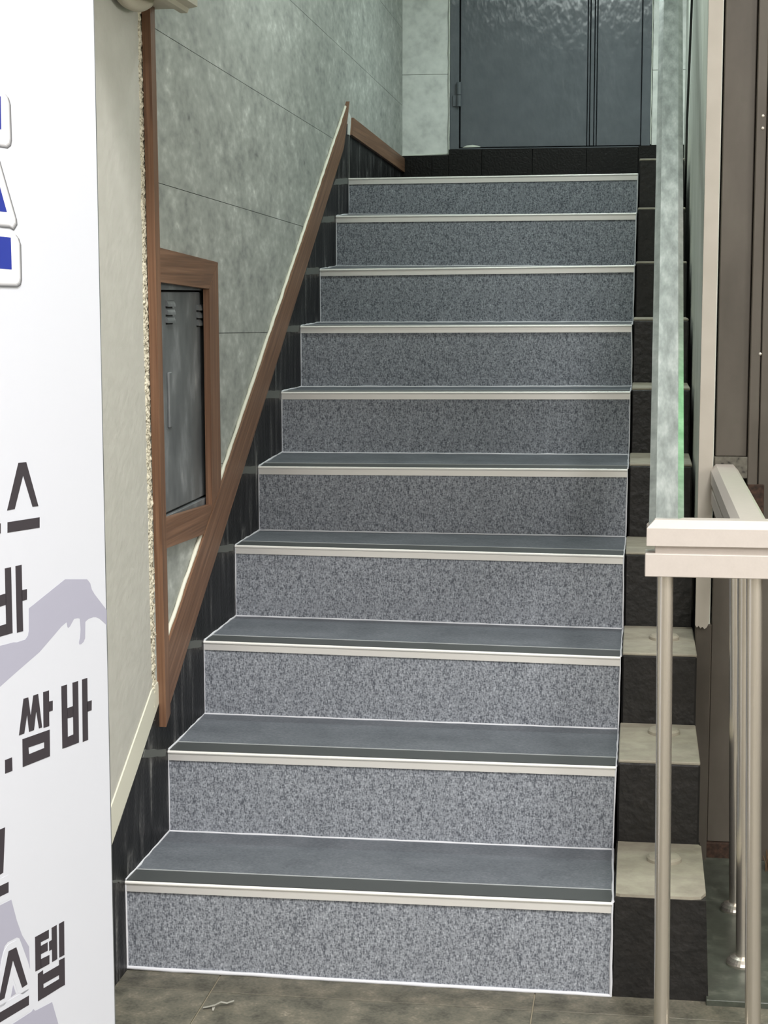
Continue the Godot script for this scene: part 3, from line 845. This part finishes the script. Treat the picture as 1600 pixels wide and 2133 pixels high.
# ---------------------------------------------------------------- stairs
func stairs() -> void:
	var t := thing("staircase", "ten-step staircase in grey flecked carpet with white nosings and black kerb", "staircase", Vector3.ZERO)
	for k in 10:
		var s: Array = STEPS[k]
		var z: float = s[0]
		var zn: float = STEPS[k + 1][0] if k < 9 else -3.95
		var nl := Vector3(0.002, s[1], z)
		var nr := Vector3(s[3], s[2], z)
		var bl := Vector3(0.0, s[4], z)
		var br := Vector3(s[6], s[5], z)
		if k == 0:
			bl.y = FLOOR
			br.y = FLOOR - 0.004
		# where the tread meets the next riser
		var tl := Vector3(0.0, STEPS[k + 1][4] if k < 9 else nl.y, zn)
		var tr := Vector3(STEPS[k + 1][6] if k < 9 else nr.x, STEPS[k + 1][5] if k < 9 else nr.y, zn)
		var dz := Vector3(0, 0, -0.004)
		var dy := Vector3(0, -0.004, 0)
		# concrete core
		var st := begin()
		hexa(st, [bl + dz + Vector3(0, -0.05, 0), br + dz + Vector3(0, -0.05, 0), tr + Vector3(0, -0.25, -0.05), tl + Vector3(0, -0.25, -0.05), nl + dz + dy, nr + dz + dy, tr + dy + Vector3(0, 0, -0.05), tl + dy + Vector3(0, 0, -0.05)])
		var core := obj("step", st, M.rough_black, t)
		# riser carpet
		st = begin()
		slab(st, bl + Vector3(0.002, 0, 0), br + Vector3(-0.002, 0, 0), nr + Vector3(-0.002, -0.019, 0), nl + Vector3(0.002, -0.019, 0), dz)
		obj("riser_carpet", st, M.carpet_riser, core)
		# nosing: white front strip with a bright rolled lip, dark grip insert, fine back edge
		st = begin()
		var f := Vector3(0, 0, 0.0035)
		slab(st, nl + Vector3(0.001, -0.0205, 0) + f, nr + Vector3(0, -0.0205, 0) + f, nr + f + Vector3(0, -0.004, 0), nl + f + Vector3(0.001, -0.004, 0), Vector3(0, 0, -0.004))
		obj("nosing", st, M.nosing_face, core)
		st = begin()
		tube(st, PackedVector3Array([nl + Vector3(0.001, -0.003, -0.0005) + f, nr + Vector3(0, -0.003, -0.0005) + f]), same(2, 0.0034), 10)
		obj("nosing_lip", st, M.nosing_lip, core)
		var at := func(q: float, left: bool) -> Vector3:
			return (nl.lerp(tl, q / (z - zn)) if left else nr.lerp(tr, q / (z - zn)))
		st = begin()
		slab(st, at.call(0.003, true), at.call(0.003, false), at.call(0.066, false), at.call(0.066, true), dy)
		obj("grip_insert", st, M.grip_rubber, core)
		st = begin()
		slab(st, at.call(0.066, true) + Vector3(0, 0.0012, 0), at.call(0.066, false) + Vector3(0, 0.0012, 0), at.call(0.0685, false) + Vector3(0, 0.0012, 0), at.call(0.0685, true) + Vector3(0, 0.0012, 0), Vector3(0, -0.005, 0))
		obj("back_edge", st, M.edge_line, core)
		st = begin()
		slab(st, at.call(0.0685, true), at.call(0.0685, false), tr, tl, dy)
		obj("tread_carpet", st, M.carpet_tread, core)
		# sealant beads: down both sides of the riser, along both sides of the tread, in the corner behind it
		var r := 0.0022 if k > 0 else 0.003
		var beads := [[bl + Vector3(0.002, 0.002, 0.001), nl + Vector3(0.001, 0, 0.002), r, 0.25], [br + Vector3(-0.001, 0.002, 0.001), nr + Vector3(0.0, 0, 0.002), r * 0.9, 0.25]]
		if k < 9:
			beads.append([nl + Vector3(0.001, 0.001, 0.002), tl + Vector3(0.002, 0.001, 0), 0.0026, 0.35])
			beads.append([nr + Vector3(0.001, 0.001, 0.002), tr + Vector3(-0.001, 0.001, 0), 0.0022, 0.35])
			beads.append([tl + Vector3(0.003, 0.001, 0.002), tr + Vector3(-0.003, 0.001, 0.002), 0.0022, 0.2])
		if k == 0:
			beads.append([bl + Vector3(0.003, 0.004, 0.001), br + Vector3(-0.002, 0.006, 0.001), 0.0042, 0.15])
		for b: Array in beads:
			st = begin()
			bead(st, b[0], b[1], b[2], b[3])
			obj("sealant", st, M.sealant, core)
	# kerb of black painted concrete blocks with grey cement tops
	for k in 10:
		var z: float = STEPS[k][0] - 0.001
		var zn: float = STEPS[k + 1][0] - 0.001 if k < 9 else -3.94
		var y0: float = CURB_TOP[k - 1] - 0.03 if k else -0.06
		var y1: float = CURB_TOP[k]
		var xl: float = STEPS[k][3] + 0.004
		var st := begin()
		if k == 0:   # the first block widens a little towards the floor
			hexa(st, [Vector3(xl, -0.16, z), Vector3(1.111, -0.16, z), Vector3(1.106, -0.16, zn - 0.03), Vector3(xl, -0.16, zn - 0.03), Vector3(xl, y1 - 0.004, z), Vector3(1.0965, y1 - 0.004, z), Vector3(1.0965, y1 - 0.004, zn - 0.03), Vector3(xl, y1 - 0.004, zn - 0.03)])
		else:
			bx(st, Vector3(xl, y0 - 0.1, zn - 0.03), Vector3(1.0935, y1 - 0.004, z), 0.004)
		var blk := obj("kerb_block", st, M.rough_black, t)
		st = begin()
		if k == 0:
			prism(st, PackedVector2Array([Vector2(xl + 0.002, z - 0.006), Vector2(xl + 0.01, z - 0.002), Vector2(1.070, z - 0.003), Vector2(1.088, z - 0.008), Vector2(1.097, z - 0.03), Vector2(1.098, zn + 0.012), Vector2(1.093, zn + 0.002), Vector2(xl + 0.002, zn + 0.002)]), y1 - 0.006, y1 + 0.0015, "y")
		else:
			bx(st, Vector3(xl + 0.001, y1 - 0.006, zn + 0.001), Vector3(1.0932, y1 + 0.001, z - 0.002), 0.002)
		var top := obj("cement_top", st, M.cement_top, blk)
		top.set_meta("label", "grey cement top")
		if k < 3:
			st = begin()
			var c := Vector3(1.0235 + 0.001 * k, y1 + 0.001, [-0.211, -0.55, -0.797][k])
			lathe(st, PackedVector2Array([Vector2(0.034, 0.0), Vector2(0.0335, 0.006), Vector2(0.029, 0.010), Vector2(0.015, 0.012), Vector2(0.0, 0.0125)]), c, 28)
			obj("patch_plug", st, M.cement_top, blk)


# ---------------------------------------------------------------- right of the stairs
func right_side() -> void:
	var wr := struct_node("wall_right", "right stair wall and the taupe metal panels beside it")
	var st := begin()
	# stair side: white painted wall, set back a little towards the landing
	hexa(st, [Vector3(1.0985, 0.54, -0.80), Vector3(1.126, 0.54, -0.80), Vector3(1.40, 0.54, -4.05), Vector3(1.121, 0.54, -4.05), Vector3(1.0985, 5.15, -0.80), Vector3(1.126, 5.15, -0.80), Vector3(1.40, 3.6, -4.05), Vector3(1.121, 3.6, -4.05)])
	obj("plaster", st, M.white_wall, wr)
	st = begin()
	bx(st, Vector3(1.097, 1.8, -4.15), Vector3(1.42, 3.7, -4.0))
	bx(st, Vector3(1.126, -0.1, -1.1), Vector3(3.45, 5.2, -0.86))
	obj("core", st, M.panel_core, wr)
	st = begin()
	bx(st, Vector3(1.0945, -0.05, -0.83), Vector3(1.130, 0.545, -0.79), 0.002)
	obj("post_foot", st, M.taupe_metal, wr)
	# main panels, channel with rivets, cross rail, lower panels
	for p: Array in [[1.131, 0.922, 1.199, 5.1, -0.812, "metal_panel"], [1.2005, 0.86, 1.2225, 5.1, -0.797, "channel"], [1.2245, 0.0, 1.75, 5.1, -0.800, "metal_panel"], [1.7515, 0.0, 2.5, 5.1, -0.806, "metal_panel"], [2.5015, 0.0, 3.4, 5.1, -0.802, "metal_panel"], [1.131, 0.036, 1.2225, 0.79, -0.815, "metal_panel"]]:
		st = begin()
		bx(st, Vector3(p[0], p[1], -0.86), Vector3(p[2], p[3], p[4]), 0.002)
		obj(p[5], st, M.taupe_metal, wr)
	st = begin()
	bx(st, Vector3(1.128, 0.874, -0.86), Vector3(1.214, 0.922, -0.800), 0.002)
	obj("cross_rail", st, M.worn_taupe, wr)
	st = begin()
	bx(st, Vector3(1.127, 0.79, -0.87), Vector3(1.20, 0.874, -0.845))
	obj("recess_back", st, M.dark_gap, wr)
	st = begin()
	bx(st, Vector3(1.2015, 0.79, -0.85), Vector3(1.238, 0.862, -0.794), 0.002)
	obj("rusted_end", st, M.rust, wr)
	st = begin()
	bx(st, Vector3(1.125, -0.02, -0.85), Vector3(1.19, 0.036, -0.806), 0.002)
	obj("rusted_foot", st, M.rust, wr)
	for y: float in [1.662, 1.636, 1.15, 2.1]:
		st = begin()
		lathe(st, PackedVector2Array([Vector2(0.0036, 0.0), Vector2(0.0034, 0.0014), Vector2(0.002, 0.0022), Vector2(0.0, 0.0025)]), Vector3.ZERO, 14)
		var rv := obj("rivet", st, M.brushed_steel, wr)
		rv.position = Vector3(1.2145 + 0.012 * clampf((1.65 - y) / 0.5, 0, 1) * 0.6, y, -0.797)
		rv.rotation.x = PI / 2
	# white end trim, torn off at its lower end
	var tw := struct_node("trim_5", "white end trim of the right wall with a torn lower end")
	st = begin()
	prism(st, PackedVector2Array([Vector2(1.0945, 5.15), Vector2(1.0935, 0.545), Vector2(1.097, 0.540), Vector2(1.101, 0.544), Vector2(1.105, 0.538), Vector2(1.109, 0.542), Vector2(1.114, 0.537), Vector2(1.119, 0.541), Vector2(1.1225, 0.549), Vector2(1.1245, 0.56), Vector2(1.1235, 5.15)]), -0.80, -0.779, "z")
	obj("cover_strip", st, M.white_trim, tw)


# ---------------------------------------------------------------- railing
func sweep_rail(st: SurfaceTool, a: Array, b: Array) -> void:
	# two matching rings of points joined by faces, closed at both ends
	var ca := Vector3.ZERO
	var cb := Vector3.ZERO
	for i in a.size():
		ca += a[i] / float(a.size())
		cb += b[i] / float(a.size())
	for i in a.size():
		var j := (i + 1) % a.size()
		quad(st, a[i], a[j], b[j], b[i], (a[i] + a[j] + b[i] + b[j]) / 4.0 - (ca + cb) / 2.0)
		tri(st, ca, a[i], a[j], ca - cb)
		tri(st, cb, b[i], b[j], cb - ca)


func railing() -> void:
	var t := thing("railing", "metal railing with cream double top rail, sloping aluminium handrail and steel posts", "railing", Vector3(1.1, 0.0, 0.22))
	var o := -t.position
	# cream top rail across the front: flat top, chamfers, and a mitred end
	var st := begin()
	var prof := [Vector2(0.250, 0.870), Vector2(0.250, 0.899), Vector2(0.238, 0.912), Vector2(0.206, 0.912), Vector2(0.194, 0.899), Vector2(0.194, 0.870)]
	var a := []
	var b := []
	for p: Vector2 in prof:
		a.append(Vector3(0.976 if p.y < 0.905 else 0.989, p.y, p.x) + o)
		b.append(Vector3(1.95, p.y + 0.002, p.x) + o)
	sweep_rail(st, a, b)
	obj("top_rail", st, M.rail_paint, t)
	st = begin()
	bx(st, Vector3(0.990, 0.853, 0.20) + o, Vector3(1.178, 0.874, 0.2395) + o, 0.001)
	bx(st, Vector3(1.18, 0.853, 0.20) + o, Vector3(1.95, 0.874, 0.2385) + o, 0.001)
	obj("spacer_bar", st, M.rail_paint, t)
	st = begin()
	bx(st, Vector3(0.974, 0.8185, 0.196) + o, Vector3(1.95, 0.857, 0.250) + o, 0.0012)
	obj("lower_rail", st, M.rail_paint, t)
	# side rail running back to the panels
	st = begin()
	a = []
	b = []
	for p: Vector2 in [Vector2(1.120, 0.866), Vector2(1.120, 0.894), Vector2(1.131, 0.906), Vector2(1.169, 0.906), Vector2(1.180, 0.894), Vector2(1.180, 0.866)]:
		a.append(Vector3(p.x, p.y, 0.206) + o)
		b.append(Vector3(p.x, p.y, -0.795) + o)
	sweep_rail(st, a, b)
	obj("side_rail", st, M.rail_paint, t)
	st = begin()
	bx(st, Vector3(1.122, 0.8185, -0.79) + o, Vector3(1.178, 0.852, 0.205) + o, 0.001)
	bx(st, Vector3(1.135, 0.85, -0.79) + o, Vector3(1.165, 0.87, 0.205) + o, 0.001)
	obj("side_lower_rail", st, M.rail_paint, t)
	# sloping handrail of worn aluminium
	st = begin()
	a = []
	b = []
	var z1 := -2.9
	for q: Array in [[0.9815, -0.040, 1.0095], [0.9795, -0.0115, 1.0066], [0.9908, 0.0, 1.0197], [1.0266, 0.0, 1.0607], [1.0367, -0.0115, 1.0732], [1.0350, -0.040, 1.0700]]:
		a.append(Vector3(q[0], 0.9135 + q[1], 0.222) + o)
		b.append(Vector3(q[2], 0.9135 + 0.557 * (0.250 - z1) + q[1], z1) + o)
	sweep_rail(st, a, b)
	obj("handrail", st, M.worn_aluminium, t)
	# posts with dome flanges
	for p: Array in [[1.0075, 1.0165, 0.224, FLOOR], [1.1525, 1.1705, 0.224, FLOOR], [1.160, 1.176, -0.17, 0.001], [1.160, 1.178, -0.47, 0.001]]:
		st = begin()
		tube(st, PackedVector3Array([Vector3(p[1], p[3], p[2]) + o, Vector3(p[0], 0.822, p[2]) + o]), same(2, 0.0132), 28)
		var post := obj("post", st, M.brushed_steel, t)
		st = begin()
		lathe(st, PackedVector2Array([Vector2(0.032, 0.0), Vector2(0.0325, 0.004), Vector2(0.030, 0.009), Vector2(0.024, 0.014), Vector2(0.0165, 0.017), Vector2(0.0138, 0.0175)]), Vector3(p[1], p[3], p[2]) + o, 32)
		obj("flange", st, M.brushed_steel, post)


# ---------------------------------------------------------------- banner
func banner() -> void:
	var t := thing("banner", "white vinyl banner printed with dark and blue Korean lettering and grey hills", "banner", Vector3(0.134, FLOOR, 0.5))
	t.rotation.y = deg_to_rad(71.0)
	var st := begin()
	bx(st, Vector3(-0.6, 0.01, -0.004), Vector3(0.0, 1.95, 0.0), 0.0008)
	obj("sheet", st, M.banner_vinyl, t)
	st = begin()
	bx(st, Vector3(-0.0004, 0.01, -0.004), Vector3(0.0022, 1.95, -0.0004), 0.0004)  # thin grey strip standing in for the shadow line along the sheet
	obj("edge_shade", st, M.hatch_grey, t)
	st = begin()
	bx(st, Vector3(-0.6, 0.0, -0.05), Vector3(0.0, 0.012, 0.05), 0.003)
	tube(st, PackedVector3Array([Vector3(-0.3, 0.0, -0.02), Vector3(-0.3, 1.95, -0.012)]), same(2, 0.008), 10)
	obj("stand", st, M.brushed_steel, t)
	for h: Array in HILLS:
		st = begin()
		prism(st, PackedVector2Array(h), 0.0, 0.0002, "z")
		obj("printed_hill", st, M.print_grey, t)
	# white outline of the lower letters over the grey hills
	for p: Array in LETTERS.slice(24, 27):
		var big := Geometry2D.offset_polygon(PackedVector2Array(p), 0.0105, Geometry2D.JOIN_ROUND)
		st = begin()
		for q in big:
			prism(st, q, 0.0, 0.0003, "z")
		obj("printed_outline", st, M.banner_vinyl, t)
	for p: Array in LETTERS:
		st = begin()
		prism(st, PackedVector2Array(p), 0.0, 0.0005, "z")
		obj("printed_stroke", st, M.print_dark, t)
	for k in BEVELS.size():
		var base := PackedVector2Array(BEVELS[k])
		var shades := ["print_shade_a", "print_shade_b", "print_shade_c", "print_shade_d", "print_white"]
		for i in 5:
			var sh := PackedVector2Array()
			for v in base:
				sh.append(v + Vector2(-0.0012 * i, 0.0011 * i))
			st = begin()
			for q in Geometry2D.offset_polygon(sh, -0.0006 * i, Geometry2D.JOIN_ROUND):
				prism(st, q, 0.0, 0.0002 + 0.0001 * i + 0.0008 * k, "z")
			obj("printed_bevel", st, M[shades[i]], t)
		st = begin()
		prism(st, PackedVector2Array(BLUES[k]), 0.0, 0.0008 + 0.0008 * k, "z")
		obj("printed_stroke", st, M.print_blue, t)


# ---------------------------------------------------------------- odds and ends
func odds() -> void:
	# plastic duct along the head of the cream wall
	var d := thing("cable_duct", "cream plastic duct with a moulded edge at the head of the left wall", "duct", Vector3(0.0, 1.83, -0.28))
	var st := begin()
	var o := -d.position
	var a := []
	var b := []
	for p: Vector2 in [Vector2(0.0, 1.833), Vector2(0.054, 1.833), Vector2(0.054, 2.02), Vector2(0.0, 2.02)]:
		a.append(Vector3(p.x, p.y, -0.28) + o)
		b.append(Vector3(p.x, p.y, 0.32) + o)
	sweep_rail(st, a, b)
	obj("body", st, M.duct_plastic, d)
	a = []
	b = []
	st = begin()
	for p: Vector2 in [Vector2(0.0565, 1.836), Vector2(0.063, 1.8245), Vector2(0.077, 1.8245), Vector2(0.080, 1.833), Vector2(0.097, 1.836), Vector2(0.097, 2.02), Vector2(0.0565, 2.02)]:
		a.append(Vector3(p.x, p.y, -0.28) + o)
		b.append(Vector3(p.x, p.y, 0.32) + o)
	sweep_rail(st, a, b)
	obj("moulding", st, M.duct_plastic, d)
	# corrugated drain hose looping under it
	var pts := PackedVector3Array()
	var rad := PackedFloat32Array()
	var key := [Vector3(0.016, 1.8325, 0.055), Vector3(0.016, 1.830, 0.03), Vector3(0.018, 1.826, -0.01), Vector3(0.020, 1.815, -0.06), Vector3(0.022, 1.816, -0.115), Vector3(0.024, 1.8225, -0.15), Vector3(0.026, 1.8325, -0.178)]
	var cv := Curve3D.new()
	for i in key.size():
		var tan: Vector3 = (key[mini(i + 1, key.size() - 1)] - key[maxi(i - 1, 0)]) / 6.0
		cv.add_point(key[i], -tan, tan)
	var len := cv.get_baked_length()
	var n := 360
	for i in n + 1:
		pts.append(cv.sample_baked(len * i / n, true))
		rad.append(0.0135 - 0.0036 * pow(absf(cos(PI * len * i / n / 0.0062)), 3.0))
	st = begin()
	tube(st, pts, rad, 14)
	tag(obj("drain_hose", st, M.hose_plastic), "cream corrugated drain hose looping below the duct on the plaster", "hose")
	# thin black cable along the right wall
	st = begin()
	tube(st, PackedVector3Array([Vector3(1.1035, 2.30, -2.45), Vector3(1.105, 2.06, -2.72), Vector3(1.106, 1.86, -2.95), Vector3(1.1075, 1.60, -3.05), Vector3(1.1075, 1.56, -3.05)]), same(5, 0.004), 8)
	tag(obj("cable", st, M.black_rubber), "black cable running down the white right wall behind the handrail", "cable")
	# curl of pale plastic on the floor tiles
	st = begin()
	var crest := [Vector3(-0.022, 0.0, 0.006), Vector3(-0.012, 0.002, 0.004), Vector3(-0.002, 0.004, 0.001), Vector3(0.008, 0.007, -0.008), Vector3(0.018, 0.003, -0.014), Vector3(0.030, 0.006, -0.020)]
	for i in crest.size() - 1:
		var w := Vector3(0.002, 0.0015, 0.008)
		slab(st, crest[i], crest[i + 1], crest[i + 1] + w, crest[i] + w, Vector3(0, 0.0008, 0))
	slab(st, Vector3(-0.006, 0.001, 0.002), Vector3(0.0, 0.001, 0.002), Vector3(0.001, 0.0, 0.018), Vector3(-0.002, 0.0, 0.018), Vector3(0, 0.0008, 0))
	var sc := obj("scrap", st, M.scrap_paper)
	sc.position = Vector3(0.214, FLOOR + 0.0006, 0.150)
	tag(sc, "small curled pale scrap lying on the floor tiles before the first step", "scrap")
	# frayed brush end beside the right post
	st = begin()
	for i in 60:
		var p := Vector3(1.258 + rng.randf() * 0.05, 0.001, -0.755 + rng.randf() * 0.03)
		var q := p + Vector3(rng.randf_range(-0.008, 0.012), rng.randf_range(0.03, 0.055), rng.randf_range(-0.008, 0.008))
		tube(st, PackedVector3Array([p, p.lerp(q, 0.5) + Vector3(rng.randf_range(-0.003, 0.003), 0, 0), q]), same(3, 0.0011), 5)
	tag(obj("brush_end", st, M.straw), "frayed brown bristle end on the green slab at the far right", "brush")
	# green lit sign on the taupe panels, the source of the green gleam on the rails
	var g := thing("lit_sign", "green lit sign box on the taupe panels right of the railing", "sign", Vector3(1.5, 1.30, -0.80))
	st = begin()
	bx(st, Vector3(-0.10, -0.17, 0.0), Vector3(0.10, 0.17, 0.045), 0.004)
	obj("housing", st, M.dark_gap, g)
	st = begin()
	bx(st, Vector3(-0.09, -0.16, 0.044), Vector3(0.09, 0.16, 0.050), 0.002)
	obj("sign_face", st, M.sign_green, g)
	var l := AreaLight3D.new()
	l.name = "light"
	l.area_size = Vector2(0.18, 0.32)
	l.light_color = Color(0.1, 1.0, 0.4)
	l.light_energy = 0.05
	l.area_range = 20.0
	l.area_attenuation = 2.0
	l.shadow_enabled = true
	l.rotation_degrees = Vector3(0, 180, 0)
	l.position = Vector3(0, 0, 0.056)
	g.add_child(l)
